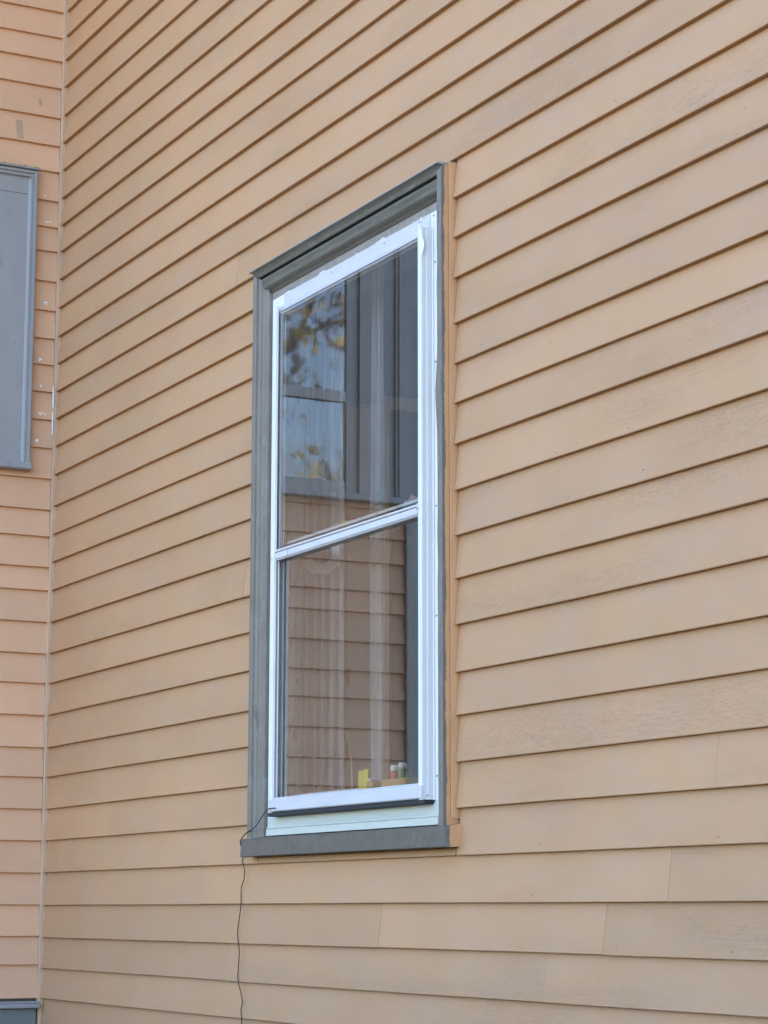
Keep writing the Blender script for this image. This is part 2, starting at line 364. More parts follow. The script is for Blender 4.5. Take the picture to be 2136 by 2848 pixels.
def blob(mb, frame, u, z, ru, rz, mi, rng, d, n=14, rag=0.35):
    vs = [frame(u, d+0.0006, z)]
    for k in range(n):
        t = 2*math.pi*k/n; q = 1+rng.uniform(-rag, rag)
        vs.append(frame(u+math.cos(t)*ru*q, d, z+math.sin(t)*rz*q))
    mb.add(vs, [(0, 1+k, 1+(k+1) % n) for k in range(n)], mi, True)
def face_depth(zs, z):
    ks = sorted(zs)
    for a, b in zip(ks, ks[1:]):
        if zs[a] <= z < zs[b]: return -TH*(z-zs[a])/(zs[b]-zs[a])
    return 0
SPECKS = [(3.31, 3.719), (3.164, 3.824), (3.803, 3.509), (3.744, 3.411), (3.481, 3.408), (3.811, 3.303), (3.427, 3.307), (3.085, 3.516), (3.035, 3.413), (3.083, 3.302), (3.442, 3.163), (3.788, 3.12), (3.12, 3.195), (4.218, 3.242), (4.197, 3.192), (3.864, 3.435), (3.293, 3.513), (3.526, 2.531), (3.29, 2.522), (3.468, 2.315), (3.221, 2.313), (3.357, 2.647), (3.479, 2.644), (3.774, 2.647), (3.067, 2.428), (3.275, 2.863), (3.446, 2.914), (3.827, 2.544), (3.674, 2.193), (4.102, 2.355), (3.13, 2.98), (3.113, 1.744), (3.966, 1.744), (4.071, 1.747), (3.618, 1.449), (3.433, 1.588), (4.107, 1.521), (3.351, 1.635), (3.693, 1.525), (3.658, 2.011), (4.226, 1.76), (3.103, 1.588), (3.385, 1.749), (3.621, 1.748), (1.579, 3.616), (1.913, 3.824), (1.482, 3.2), (1.745, 2.646), (3.108, 2.089)]
fmain = lambda u, d, z: (u, -d, z)
def main_extra(mb, rng):
    for (x, z) in SPECKS:
        s = rng.uniform(0.5, 1.1); blob(mb, fmain, x, z, 0.0019*s, 0.0021*s, 1, rng, face_depth(ZM, z)+0.0004, 8, .4)
SEAMS = {18: [3.3699], 9: [3.4188], 2: [4.0646, 0.62], 0: [3.8901, 1.4385], -1: [2.5911, 3.6404], -2: [3.3948, 1.6254], 8: [1.7162], 17: [1.6338], 24: [3.9], 27: [2.2]}
WX0, WX1 = 1.839, 2.992          # window casing, outer edges
siding('wall_siding', [M['siding'], M['nail']], ZM, 0.0072, 9.58, fmain, holes=[(WX0, WX1+.0068, 1.755, 3.492)], seams=SEAMS, seed=3, parent=house, extra=main_extra)
fleft = lambda u, d, z: (d, -u, z)             # u = distance from the inside corner towards the viewer
ZLv = {k: v for k, v in ZL.items() if v > 1.28}
ZLv = {k: v for k, v in ZLv.items()}
def left_extra(mb, rng):
    for (y, z, s) in [(.0605, 4.244, .6), (.0465, 4.1441, 1), (.049, 3.8301, 1.1), (.055, 3.5133+.1, 1.1), (.055, 3.5133, .9), (.0495, 3.409, 1.3), (.062, 3.306, 1.2)]:
        for q in range(4):
            blob(mb, fleft, y+rng.uniform(-.010, .010)*s, z+rng.uniform(-.004, .004), .0045*s*rng.uniform(.4, 1), .0038*s*rng.uniform(.4, 1), 1, rng, face_depth(ZL, z)+.0008, 12, .5)
    # patched spots of darker paint
    for (y, z, ry, rz) in [(.170, 4.49, .012, .038), (.090, 4.61, .005, .014)]:
        mbv = face_depth(ZL, z)
        vs = [fleft(y-ry*1.1, face_depth(ZL, z+rz)+.0009, z+rz), fleft(y+ry, face_depth(ZL, z+rz)+.0009, z+rz*.95), fleft(y+ry*.7, face_depth(ZL, z-rz)+.0009, z-rz), fleft(y-ry*1.5, face_depth(ZL, z-rz)+.0009, z-rz*.98)]
        mb.add(vs, [(0, 1, 2, 3)], 2)
LW = (0.098, 1.482, 3.186, 4.333)   # second window, outer casing edges along the left wall
left = siding('wall_siding', [M['siding_left'], M['putty'], M['stain']], ZLv, 0.0072, 1.484, fleft, holes=[LW], seed=8, parent=house, extra=left_extra, auto=False)
left['label'] = 'warmer orange tan siding left of the inside corner'
# cut boards round the windows: fillers between casing and the next lap
mb = MB()
def strip_board(mb, fr, u0, u1, z0, z1, dlow, dtop, rnd):
    vs = [fr(u0, dlow, z0), fr(u1, dlow, z0), fr(u1, dtop, z1), fr(u0, dtop, z1), fr(u0, -0.02, z0), fr(u1, -0.02, z0), fr(u1, -0.02, z1), fr(u0, -0.02, z1)]
    cs = [(rnd, .2, .4, 1)]*2+[(rnd, .9, .4, 1)]*2+[(rnd, .5, .4, 1)]*4
    mb.add(vs, [(0, 1, 2, 3), (0, 1, 5, 4), (3, 2, 6, 7), (0, 3, 7, 4), (1, 2, 6, 5)], 0, False, cs)
strip_board(mb, fmain, WX0, WX1, ZM[1]+.0005, 1.7655, -.0004, -.0125, .5)
mb.build('wall_siding', [M['siding']], house, attr=True)
mb = MB(); strip_board(mb, fleft, LW[0], LW[1], ZL[14]+.0005, LW[2]+.003, -.0004, -.004, .5)
mb.build('wall_siding', [M['siding_left']], house, attr=True)
# wing front (faces the viewer's side, x < 0) and outside corner board
fwing = lambda u, d, z: (-u, -1.612-d, z)
siding('wall_siding', [M['siding_left']], {k: v for k, v in ZL.items() if v > 1.28}, 0.102, 5.0, fwing, seed=12, parent=house, auto=False, step=.5)
mb = MB(); mb.box(-.10, .014, -1.622, -1.604, 1.28, 6.6, b=.002); mb.box(-.02, .014, -1.6035, -1.485, 1.28, 6.6, b=.002)
mb.build('corner_board', M['bluegrey'], house)
# slim square bead in the inside corner, wandering and uneven, with bare white caulk low down
mb = MB(); n = 60
for i in range(n):
    za, zb = .5+i*(6.1/n), .5+(i+1)*(6.1/n)
    def q(z): return .0065+.0022*mnoise.noise(Vector((z*2.1, 3, 1)))+.001*mnoise.noise(Vector((z*9, 3, 1)))
    a, b = q(za), q(zb)
    vs = []
    for z, e in ((za, a), (zb, b)): vs += [(-.03, -e, z), (e-.0015, -e, z), (e, -e+.0015, z), (e, .03, z)]
    mb.add(vs, [(0, 1, 5, 4), (1, 2, 6, 5), (2, 3, 7, 6)], 0)
for (z0, z1) in ((3.43, 3.515), (3.33, 3.42)):
    vs = []; rng = random.Random(int(z0*100))
    for i in range(9):
        z = z0+(z1-z0)*i/8; w = .0018*math.sin(math.pi*(i+.6)/9.2)+rng.uniform(0, .0009)
        vs += [(.0006, -.0098-w, z), (.0070+w, -.0092, z)]
    mb.add(vs, [(2*i, 2*i+1, 2*i+3, 2*i+2) for i in range(8)], 1, True)
mb.build('corner_bead', [M['bead'], M['putty']], house)
# skirt (water table) at the foot of the left wall
mb = MB()
mb.box(-.02, .012, -1.6, -.014, .30, 1.2585, b=.002); mb.build('skirt_board', M['skirt'], house)
mb = MB()
mb.box(-.02, .034, -1.63, -.006, 1.260, 1.276, b=.003); mb.box(-.02, .022, -1.62, -.006, 1.2765, 1.2835, b=.002)
mb.build('skirt_cap', M['bluegrey'], house)
# shell behind the siding
def wall_holes(mb, fr, u0, u1, z0, z1, d0, d1, hole):
    h0, h1, a, b = hole
    for (p, q, r, s) in ((u0, h0, z0, z1), (h1, u1, z0, z1), (h0, h1, z0, a), (h0, h1, b, z1)):
        c0 = fr(p, d0, r); c1 = fr(q, d1, s); mb.box(c0[0], c1[0], c0[1], c1[1], c0[2], c1[2])
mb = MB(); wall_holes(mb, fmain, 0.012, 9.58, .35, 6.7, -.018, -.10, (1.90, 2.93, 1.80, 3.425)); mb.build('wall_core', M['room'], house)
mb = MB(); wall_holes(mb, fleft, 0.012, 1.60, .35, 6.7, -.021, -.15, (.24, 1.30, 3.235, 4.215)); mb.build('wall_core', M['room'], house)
mb = MB(); mb.box(-5, -.16, -1.59, -1.47, .35, 6.7); mb.box(-5.1, -5, -1.59, 8, .35, 6.7); mb.box(-5, .8, 7.9, 8, .35, 6.7); mb.box(4.0, 9.6, 7.9, 8, .35, 6.7); mb.box(.801, 3.999, 7.9, 8, .35, 1.4); mb.box(.801, 3.999, 7.9, 8, 3.4, 6.7)  # unseen opening in the back wall, added so daylight brightens the room
mb.box(9.48, 9.6, .16, 7.9, .35, 6.7); mb.build('outer_wall', M['siding_left'], house)
mb = MB(); mb.box(-5.05, 9.55, .03, 7.95, -.3, .349); mb.box(-5.05, -.03, -1.56, .03, -.3, .349); mb.build('foundation', M['stone'], house)
mb = MB()
mb.add([(-5.5, -.9, 6.55), (10.1, -.9, 6.55), (10.1, 8.5, 6.55), (-5.5, 8.5, 6.55), (-5.5, -.9, 6.75), (10.1, -.9, 6.75), (10.1, 8.5, 6.75), (-5.5, 8.5, 6.75), (-5.5, 4, 9.6), (10.1, 4, 9.6)],
       [(0, 1, 2, 3), (0, 1, 5, 4), (2, 3, 7, 6), (4, 5, 9, 8), (6, 7, 8, 9), (3, 0, 4, 8, 7), (1, 2, 6, 9, 5)])
mb.box(-5.5, .45, -2.2, -.91, 6.56, 6.74)
mb.build('roof', M['shingle'], house)  # unseen roof, its eaves deepened to shade the upper wall
# the room behind the tall window
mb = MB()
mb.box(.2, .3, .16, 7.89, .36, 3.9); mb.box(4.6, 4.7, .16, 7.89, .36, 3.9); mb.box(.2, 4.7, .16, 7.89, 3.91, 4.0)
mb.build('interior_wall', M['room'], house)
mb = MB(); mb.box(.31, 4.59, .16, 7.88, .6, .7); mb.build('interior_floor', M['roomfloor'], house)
mb = MB(); mb.box(.301, .325, 1.182, 1.232, .71, 3.55, b=.004); mb.box(.301, .335, 1.196, 1.206, .71, 3.55, b=.003)
mb.box(.301, .325, 1.233, 1.95, 3.50, 3.55, b=.004); mb.box(.301, .325, 1.95, 2.0, .71, 3.55, b=.004); mb.build('door_casing', M['cupboard'], house)
mb = MB(); mb.box(.301, .312, 1.25, 1.93, .71, 3.49, b=.003); mb.build('interior_door', M['nbr'], house)

# ------------------------------------------------------------------ the tall window
Z_B, Z_T = 1.800, 3.487
side = [(0, .012), (0, -.031), (.0015, -.0325), (.0200, -.0325), (.0220, -.031), (.0235, -.024), (.030, -.020), (.034, -.0135), (.0375, -.0125), (.040, -.0145), (.043, -.0135), (.046, -.0100), (.060, -.0085), (.062, -.0080), (.063, -.006), (.066, .010)]
head = [(.006, .012), (.006, -.0345), (.0140, -.0290), (.0200, -.0275), (.0240, -.0255), (.0245, -.004), (.0310, -.004), (.0315, -.0205), (.0370, -.0215), (.0500, -.0170), (.0560, -.0195), (.0610, -.0180), (.0660, -.0120), (.0690, -.0060), (.0760, .0005), (.0800, .010)]
mb = MB(); P = len(side)
def sec(t):        # t: 0 bottom-left, then up, across and down; uneven hand-brushed edges
    return t
vs = []; rows = 0; segs = []
nz = 26; nx = 20
for i in range(nz+1):                        # left jamb going up
    row = []
    for (o, y), (oh, yh) in zip(side, head):
        zt = Z_T-oh; z = Z_B-.004+(zt-Z_B+.004)*i/nz; w = .0005*mnoise.noise(Vector((z*9, o*60, 1)))
        row.append((WX0+o+w, y+w, z))
    segs.append(row)
L1 = len(segs)
hsegs = []
for i in range(nx+1):
    row = []
    for (o, y), (oh, yh) in zip(side, head):
        x = WX0+o+(WX1-WX0-2*o)*i/nx; w = .0005*mnoise.noise(Vector((x*9, oh*60, 2)))
        row.append((x, yh+w, Z_T-oh+w))
    hsegs.append(row)
rsegs = []
for i in range(nz+1):
    row = []
    for (o, y), (oh, yh) in zip(side, head):
        zt = Z_T-oh; z = zt-(zt-Z_B+.004)*i/nz; w = .0005*mnoise.noise(Vector((z*9, o*60, 5)))
        row.append((WX1-o+w, y+w, z))
    rsegs.append(row)
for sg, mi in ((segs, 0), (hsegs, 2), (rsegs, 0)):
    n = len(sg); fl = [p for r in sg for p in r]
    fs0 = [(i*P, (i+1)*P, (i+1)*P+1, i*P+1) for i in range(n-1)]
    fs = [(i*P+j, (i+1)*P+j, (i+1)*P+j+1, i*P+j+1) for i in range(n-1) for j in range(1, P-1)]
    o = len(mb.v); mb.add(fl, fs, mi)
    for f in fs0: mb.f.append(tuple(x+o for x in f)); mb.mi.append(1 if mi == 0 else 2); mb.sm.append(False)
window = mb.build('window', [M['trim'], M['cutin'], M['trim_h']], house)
window['label'] = 'tall narrow window with grey casing and white aluminium storm frame'
# caulked trim strip along the right side of the casing, tan, stopping short of the sill
mb = MB(); n = 40; vs = []
for i in range(n+1):
    z = 1.822+(3.490-1.822)*i/n; w = .0007*mnoise.noise(Vector((z*6, 1, 8)))
    vs += [(WX1+.0002, -.0098, z), (WX1+.0036+w, -.0092+w, z), (WX1+.0046+w, .004, z), (WX1+.0046+w, .02, z)]
mb.add(vs, [(i*4+j, (i+1)*4+j, (i+1)*4+j+1, i*4+j+1) for i in range(n) for j in range(3)]+[(0, 1, 2, 3)], 0)
M['orange'] = paint('orange_tan_cut_in_paint', (0.60, 0.315, 0.15), 0.5, 0.10, 8, (6, 6, 1), 0.35, 120)
mb.build('side_strip', M['orange'], window)
mb = MB(); n = 40; vs = []
for i in range(n+1):
    z = 1.822+(3.488-1.822)*i/n; w = .0005*mnoise.noise(Vector((z*7, 2, 8)))
    vs += [(WX1+.0005, -.0112+w, z), (WX1+.0005, -.0099+w*.4, z)]
mb.add(vs, [(2*i, 2*i+1, 2*i+3, 2*i+2) for i in range(n)]); mb.build('paint_crack', M['nail'], window)
# drip cap over the head
mb = MB(); n = 24; vs = []
for i in range(n+1):
    x = WX0-.008+(WX1-WX0+.0085)*i/n; w = .0007*mnoise.noise(Vector((x*5, 1, 3)))
    vs += [(x, .016, 3.4905+w), (x, -.0425, 3.4860+w), (x, -.0435+w*.3, 3.4835+w), (x, -.0350, 3.4815+w), (x, .016, 3.4815+w)]
mb.add(vs, [(i*5+j, (i+1)*5+j, (i+1)*5+(j+1) % 5, i*5+(j+1) % 5) for i in range(n) for j in range(5)]+[tuple(range(5)), tuple(n*5+j for j in range(5))], 0)
mb.build('drip_cap', M['bluegrey'], window)
# wooden stop behind the head: bare wood with chipped white
mb = MB(); mb.box(1.88, 2.95, .0035, .02, 3.372, 3.428); mb.build('head_stop', M['chip'], window)
# sill
mb = MB(); n = 30; vs = []
for i in range(n+1):
    x = 1.806+(3.012-1.806)*i/n; w = .0009*mnoise.noise(Vector((x*14, 1, 6))); e = .0012*mnoise.noise(Vector((x*23, 4, 6)))
    vs += [(x, .10, 1.822), (x, -.031, 1.8035+w), (x, -.0355, 1.800+w), (x, -.0375, 1.754+e), (x, -.034, 1.7515+e), (x, .015, 1.7545)]
mb.add(vs, [(i*6+j, (i+1)*6+j, (i+1)*6+j+1, i*6+j+1) for i in range(n) for j in range(5)]+[tuple(range(6))], 0)
mb.add([vs[n*6+j] for j in range(6)], [tuple(range(6))], 1)
mb.build('sill', [M['sillpaint'], M['cutin']], window)
# storm frame ----------------------------------------------------
FX0, FX1 = 1.981, 2.8834
mb = MB()
mb.box(1.908, 1.9875, .0015, .004, 1.83, 3.3869, b=.0006)     # left flange
hb = MB()
hb.box(1.9880, 2.8785, .0005, .0030, 3.318, 3.3868, b=.0006)  # head flange
hb.box(1.9880, 2.8640, -.0090, .0000, 3.3380, 3.350, b=.0015)
hb.box(1.9880, 2.8640, -.0160, -.0005, 3.3290, 3.3350, b=.001)
hb.box(1.9880, 2.8640, -.0160, -.0003, 3.3200, 3.3255, b=.001)
hb.build('storm_header', M['dullwhite'], window)
def track(x0, s):     # three-step track; s=+1 on the right stile (steps down outward), -1 on the left
    zt = 3.345
    def bx(a, b, y0, y1, top, bev=.0012):
        mb.box(x0+s*a, x0+s*b, y0, y1, 1.862, top, b=bev)
    bx(-.0195, 0, -.030, -.0275, zt)          # front face
    bx(-.0022, 0, -.0272, -.0005, zt)          # outer side
    bx(0.0003, .0050, -.0155, -.0135, zt-.006)
    bx(.0030, .0050, -.0130, .0010, zt-.006)
    bx(.0053, .0120, -.0022, .0012, zt-.002)
    bx(-.0195, -.0175, -.0272, -.0215, zt)     # inner lip
    bx(-.0205, -.0022, -.0150, -.0130, zt)     # rib between the two glass tracks
    bx(-.0225, -.0022, -.0010, .0010, zt)      # inner rib
track(FX0, -1); mb.build('storm_stile', M['white'], window)
mb = MB(); mb.box(2.8790, 2.9225, .0015, .004, 1.83, 3.3869, b=.0006); track(FX1, 1)
# pointed cut end on the right track
mb.add([(FX1-.0195, -.0301, 3.345), (FX1-.001, -.0301, 3.345), (FX1-.001, -.0301, 3.372), (FX1-.0195, -.0276, 3.345), (FX1-.001, -.0276, 3.345), (FX1-.001, -.0276, 3.372)], [(0, 1, 2), (3, 5, 4), (0, 2, 5, 3), (1, 2, 5, 4)], 0)
mb.build('storm_stile', M['white'], window)
mb = MB(); n = 20; vs = []
for i in range(n+1):                       # torn edge of the bent track lip
    t = i/n; z = 3.33-.07*t; w = .010*math.sin(math.pi*t)**1.5
    vs += [(FX1-.0003, -.0305-.0002*t, z), (FX1+.0002+w*.7, -.0305+w*.5, z)]
mb.add(vs, [(2*i, 2*i+1, 2*i+3, 2*i+2) for i in range(n)]); mb.build('bent_lip', M['white'], window)
# rails
mb = MB(); mb.box(FX0+.001, FX1-.020, -.0270, -.0120, 2.5930, 2.6120, b=.002); mb.box(FX0+.001, FX1-.0195, -.0290, -.0125, 2.6130, 2.6195, b=.0015)
mb.box(FX0+.020, FX1-.0225, -.0235, -.0120, 2.5900, 2.5928, b=.0006)
mb.add([(2.085, -.0276, 2.593), (2.0865, -.0276, 2.593), (2.0885, -.0276, 2.611), (2.0868, -.0276, 2.611)], [(0, 1, 2, 3)], 1)
mb.build('meeting_rail', [M['rail'], M['shadowgap']], window)
mb = MB(); mb.box(FX1-.0215, FX1-.0140, -.0330, -.0303, 2.5960, 2.6200, b=.001); mb.build('rail_clip', M['rail'], window)
mb = MB(); mb.box(FX0+.0005, FX0+.006, -.0325, -.0303, 2.593, 2.603, b=.001); mb.build('rail_clip', M['rail'], window)
mb = MB(); mb.box(FX0+.0215, FX1-.0220, -.0120, .0000, 2.5985, 2.632, b=.001); mb.build('rail_shadow', M['shadowgap'], window)  # black strip standing in for the shadowed gap at the meeting rail
mb = MB(); mb.box(FX0+.003, FX1-.0002, -.0340, -.0130, 1.8735, 1.9085, b=.003); mb.box(FX0+.020, FX1-.021, -.0280, -.0105, 1.9090, 1.9130, b=.001)
mb.build('bottom_rail', M['dullwhite'], window)
mb = MB(); mb.box(FX0-.004, FX1+.012, -.0310, .0010, 1.8610, 1.8715, b=.001); mb.build('rail_shadow', M['shadowgap'], window)  # black strip standing in for the shade under the bottom rail
mb = MB(); vs = []
prof = [(.004, 1.874), (-.0030, 1.862), (-.0045, 1.8400), (-.0050, 1.8385), (-.0085, 1.8330), (-.0090, 1.8300), (-.0065, 1.8290), (-.0105, 1.8275), (-.0115, 1.8095), (-.0020, 1.8085)]
n = 30
for i in range(n+1):
    x = 1.9235+(2.9300-1.9235)*i/n; w = .0006*mnoise.noise(Vector((x*17, 2, 2)))
    for j, (y, z) in enumerate(prof): vs.append((x, y, z+(w if j > 6 else 0)))
P2 = len(prof); mb.add(vs, [(i*P2+j, (i+1)*P2+j, (i+1)*P2+j+1, i*P2+j+1) for i in range(n) for j in range(P2-1)]+[tuple(range(P2)), tuple(n*P2+j for j in range(P2))])
mb.build('sill_extender', M['extender'], window)
# sealing strip of dark dirt between flange and casing on the right, and a smear of grey paint over the flange
mb = MB(); rng = random.Random(4); vs = []; n = 60
for i in range(n+1):
    z = 1.85+(3.40-1.85)*i/n; a = .0035+.003*mnoise.noise(Vector((z*14, 1, 1)))+(.010*math.exp(-((z-2.90)/.07)**2))
    vs += [(2.9140-a, .0012, z), (2.9270, .0010, z)]
mb.add(vs, [(2*i, 2*i+1, 2*i+3, 2*i+2) for i in range(n)]); mb.build('paint_smear', M['trim'], window)
# screws
def cyl(mb, c, r, h, axis='y', n=12, mi=0):
    c = Vector(c); d = {'y': Vector((0, -h, 0)), 'z': Vector((0, 0, h)), 'x': Vector((h, 0, 0))}[axis]
    mb.tube([c, c+d*.7, c+d], [r, r, r*.6], n, mi)
for (x, y, z) in [(2.9035, .001, 2.985), (2.9045, .001, 2.610), (2.9045, .001, 2.330), (2.9050, .001, 1.930), (2.9035, .001, 3.250), (2.30, .001, 3.374), (2.62, .001, 3.374), (2.895, .001, 3.376),
                  (FX1-.0175, -.0330, 2.606), (FX1-.006, -.0302, 3.358), (FX1+.002, -.0155, 1.882)]:
    mb = MB(); cyl(mb, (x, y, z), .0027, .0014); mb.build('screw', M['screw'], window)
# glass
def pane(name, x0, x1, z0, z1, y, mat, parent, ax='y'):
    mb = MB(); t = .0
    if ax == 'y': mb.add([(x0, y, z0), (x1, y, z0), (x1, y, z1), (x0, y, z1)], [(0, 1, 2, 3)])
    else: mb.add([(y, x0, z0), (y, x1, z0), (y, x1, z1), (y, x0, z1)], [(0, 1, 2, 3)])
    return mb.build(name, mat, parent)
pane('upper_pane', FX0+.012, FX1-.012, 2.610, 3.325, -.0180, M['storm_glass'], window)
pane('lower_pane', FX0+.012, FX1-.012, 1.905, 2.620, -.0060, M['storm_glass'], window)
# jamb lining and the old wooden sashes inside
mb = MB(); mb.box(1.9005, 1.915, .0105, .105, 1.80, 3.42); mb.box(2.9145, 2.929, .0105, .105, 1.80, 3.42); mb.box(1.916, 2.914, .0205, .105, 3.395, 3.42); mb.box(1.916, 2.914, .082, .20, 1.85, 1.875, b=.004)
mb.build('jamb', M['sash'], window)
def sash(y0, y1, z0, z1, rb, rt, name):
    mb = MB(); x0, x1 = 1.9155, 2.9140
    mb.box(x0, x0+.040, y0, y1, z0, z1, b=.003); mb.box(x1-.050, x1, y0, y1, z0, z1, b=.003)
    mb.box(x0+.0405, x1-.0505, y0+.0005, y1, z0, z0+rb, b=.003); mb.box(x0+.0405, x1-.0505, y0+.0005, y1, z1-rt, z1, b=.003)
    o = mb.build(name, M['sash'], window)
    pane('inner_pane', x0+.036, x1-.045, z0+rb-.003, z1-rt+.003, (y0+y1)/2, M['old_glass'], window)
sash(.0125, .041, 2.615, 3.394, .035, .05, 'upper_sash'); sash(.0435, .075, 1.875, 2.648, .05, .033, 'lower_sash')

# ------------------------------------------------------------------ the second window, on the left wall
y0, y1, z0, z1 = -LW[1], -LW[0], LW[2]+.003, LW[3]-.004
mb = MB()
cas = [(0, -.004), (0, .022), (.004, .026), (.012, .026), (.014, .020), (.019, .018), (.021, .024), (.026, .024), (.030, .014), (.033, .012), (.150, .012), (.152, .002)]
P3 = len(cas); ring = []
for (sy, sz) in ((y1, z0-.0), (y1, z1), (y0, z1), (y0, z0-.0)):
    row = []
    for (o, d) in cas:
        yy = sy-o if sy == y1 else sy+(o if o < .04 else o+.034)
        zz = (z1-o*(0.72 if o > .04 else 1)) if sz == z1 else z0
        row.append((d, yy, zz))
    ring.append(row)
for a in range(3):
    vs = ring[a]+ring[a+1]; mb.add(vs, [(j, j+1, P3+j+1, P3+j) for j in range(P3-1)])
w2 = mb.build('window', M['bluegrey'], house); w2['label'] = 'window with wide blue grey casing cut by the left edge, beside the corner'
mb = MB(); mb.box(.0125, .0128, y0+.12, y1-.034, 4.236, 4.2374); mb.build('casing_joint', M['shadowgap'], w2)
mb = MB(); mb.box(-.02, .040, y0-.012, y1+.004, z0-.002, z0+.026, b=.004); mb.build('sill', M['bluegrey'], w2)
mb = MB(); mb.box(-.02, .036, y0-.01, y1+.004, z1+.0005, z1+.008, b=.002); mb.build('drip_cap', M['bluegrey'], w2)
mb = MB(); rng = random.Random(2); mb.box(.001, .034, y0+.002, y1+.002, z1+.0082, z1+.0090)
for i in range(260):
    y = rng.uniform(y0, y1+.01); r = rng.uniform(.002, .006); x = rng.uniform(.0, .034)
    blob(mb, lambda u, d, z: (x+u, y+z, z1+.0085+d*1.0), 0, 0, r, r, 0, rng, .002, 7)
mb.build('lichen', M['lichen'], w2)
wy0, wy1 = y0+.186, y1-.152
mb = MB()
for (a, b) in ((wy0-.01, wy0+.052), (wy1-.04, wy1+.01)): mb.box(-.024, -.002, a, b, 3.215, 4.225, b=.002)
mb.box(-.023, -.003, wy0+.053, wy1-.041, 3.215, 3.265, b=.002); mb.box(-.023, -.003, wy0+.053, wy1-.041, 4.175, 4.225, b=.002); mb.box(-.026, -.001, wy0+.053, wy1-.041, 3.585, 3.630, b=.002)
mb.build('sash', M['bluegrey'], w2)
pane('upper_pane', wy0+.050, wy1-.038, 3.628, 4.178, -.012, M['wavy_glass'], w2, 'x'); pane('lower_pane', wy0+.050, wy1-.038, 3.262, 3.588, -.016, M['wavy_glass'], w2, 'x')
mb = MB(); mb.box(-.14, -.13, wy0-.02, wy1+.02, 3.2, 4.25); mb.build('blind', M['nbr'], w2)
for (y, z) in [(-.158, 3.50), (-.165, 3.66), (-.145, 3.255)]:
    mb = MB(); cyl(mb, (.0125, y, z), .0022, .0012, 'x'); mb.build('nail_head', M['nail'], w2)

# ------------------------------------------------------------------ things inside, on the sill and the sash
cup = empty('cupboard', 'tall narrow white cupboard with brass hinges inside the room, behind the lower pane', 'cupboard')
mb = MB(); mb.box(.302, .60, .860, 1.068, .705, 3.44, b=.004); mb.build('body', M['cupboard'], cup)
for (a, b) in ((.712, 2.02), (2.03, 3.42)):
    mb = MB(); mb.box(.6005, .618, .872, 1.020, a, b, b=.003); mb.box(.6185, .622, .900, .992, a+.05, b-.05, b=.002); mb.box(.6005, .612, 1.024, 1.060, a, b, b=.003); mb.build('door', M['cupboard'], cup)
for z in (2.16, 2.42, 2.98):
    mb = MB(); mb.box(.6185, .624, .9, .914, z-.03, z+.03, b=.001); mb.tube([(.626, .907, z-.032), (.626, .907, z+.032)], .004, 8); mb.build('hinge', M['brass'], cup)

oc = empty('octagonal_mirror', 'small octagonal white framed mirror inside, half hidden behind the meeting rail', 'mirror')
mb = MB(); C0 = Vector((1.962, .140, 2.630)); vs = []
for (q, d) in ((.067, -.010), (.067, .008), (.061, .012), (.034, .002), (.032, .000)):
    for k in range(8):
        t = math.pi/8+k*math.pi/4; vs.append((C0.x+d*.87+math.cos(t)*q*.49, C0.y-d*.49+math.cos(t)*q*.87, C0.z+math.sin(t)*q))
mb.add(vs, [(i*8+k, i*8+(k+1) % 8, (i+1)*8+(k+1) % 8, (i+1)*8+k) for i in range(4) for k in range(8)]); mb.build('frame', M['ceramic'], oc)
mb = MB(); mb.add([(C0.x+.0009+math.cos(math.pi/8+k*math.pi/4)*.0325*.49, C0.y-.0005+math.cos(math.pi/8+k*math.pi/4)*.0325*.87, C0.z+math.sin(math.pi/8+k*math.pi/4)*.0325) for k in range(8)], [tuple(range(8))]); mb.build('mirror_glass', M['mirror'], oc)
mb = MB(); mb.box(1.9155, 1.9380, .138, .144, 2.635, 2.650, b=.001); mb.box(1.9120, 1.9155, .1052, .146, 2.632, 2.653, b=.001); mb.build('bracket', M['ceramic'], oc)

def curtain_mat():
    mt = bpy.data.materials.new('sheer_white_curtain_cloth'); mt.use_nodes = True; nt = mt.node_tree
    nt.nodes.remove(nt.nodes['Principled BSDF']); out = nt.nodes['Material Output']
    d = N(nt, 'ShaderNodeBsdfDiffuse'); d.inputs[0].default_value = (.86, .80, .84, 1)
    t = N(nt, 'ShaderNodeBsdfTranslucent'); t.inputs[0].default_value = (.80, .76, .80, 1)
    a = N(nt, 'ShaderNodeMixShader'); a.inputs[0].default_value = .35; L(nt, d.outputs[0], a.inputs[1]); L(nt, t.outputs[0], a.inputs[2])
    tr = N(nt, 'ShaderNodeBsdfTransparent'); b = N(nt, 'ShaderNodeMixShader')
    w = noise(nt, 4, coords(nt, (14, 14, .15)), 3, .6)
    L(nt, ramp(nt, w, .35, .65, .34, .70), b.inputs[0]); L(nt, tr.outputs[0], b.inputs[1]); L(nt, a.outputs[0], b.inputs[2]); L(nt, b.outputs[0], out.inputs[0]); return mt
M['sheer'] = curtain_mat()
for (xa, xb, nf, lab) in ((1.735, 2.020, 5, 'wide sheer white curtain hanging in soft folds at the left inside the window'), (2.185, 2.255, 2, 'narrow sheer white curtain strip inside the window, right of the wide one')):
    mb = MB(); n = 80; vs = []
    for i in range(n+1):
        t = i/n; x = xa+(xb-xa)*t; y = .190+.011*math.sin(t*nf*2*math.pi)+.004*math.sin(t*nf*4.7*math.pi+1)
        for z in (1.2, 1.9, 2.6, 3.44): vs.append((x, y+.003*math.sin(z*3+t*9), z))
    mb.add(vs, [(i*4+j, (i+1)*4+j, (i+1)*4+j+1, i*4+j+1) for i in range(n) for j in range(3)], 0, True)
    tag(mb.build('curtain', M['sheer']), lab, 'curtain', 'sheer curtains inside the window')
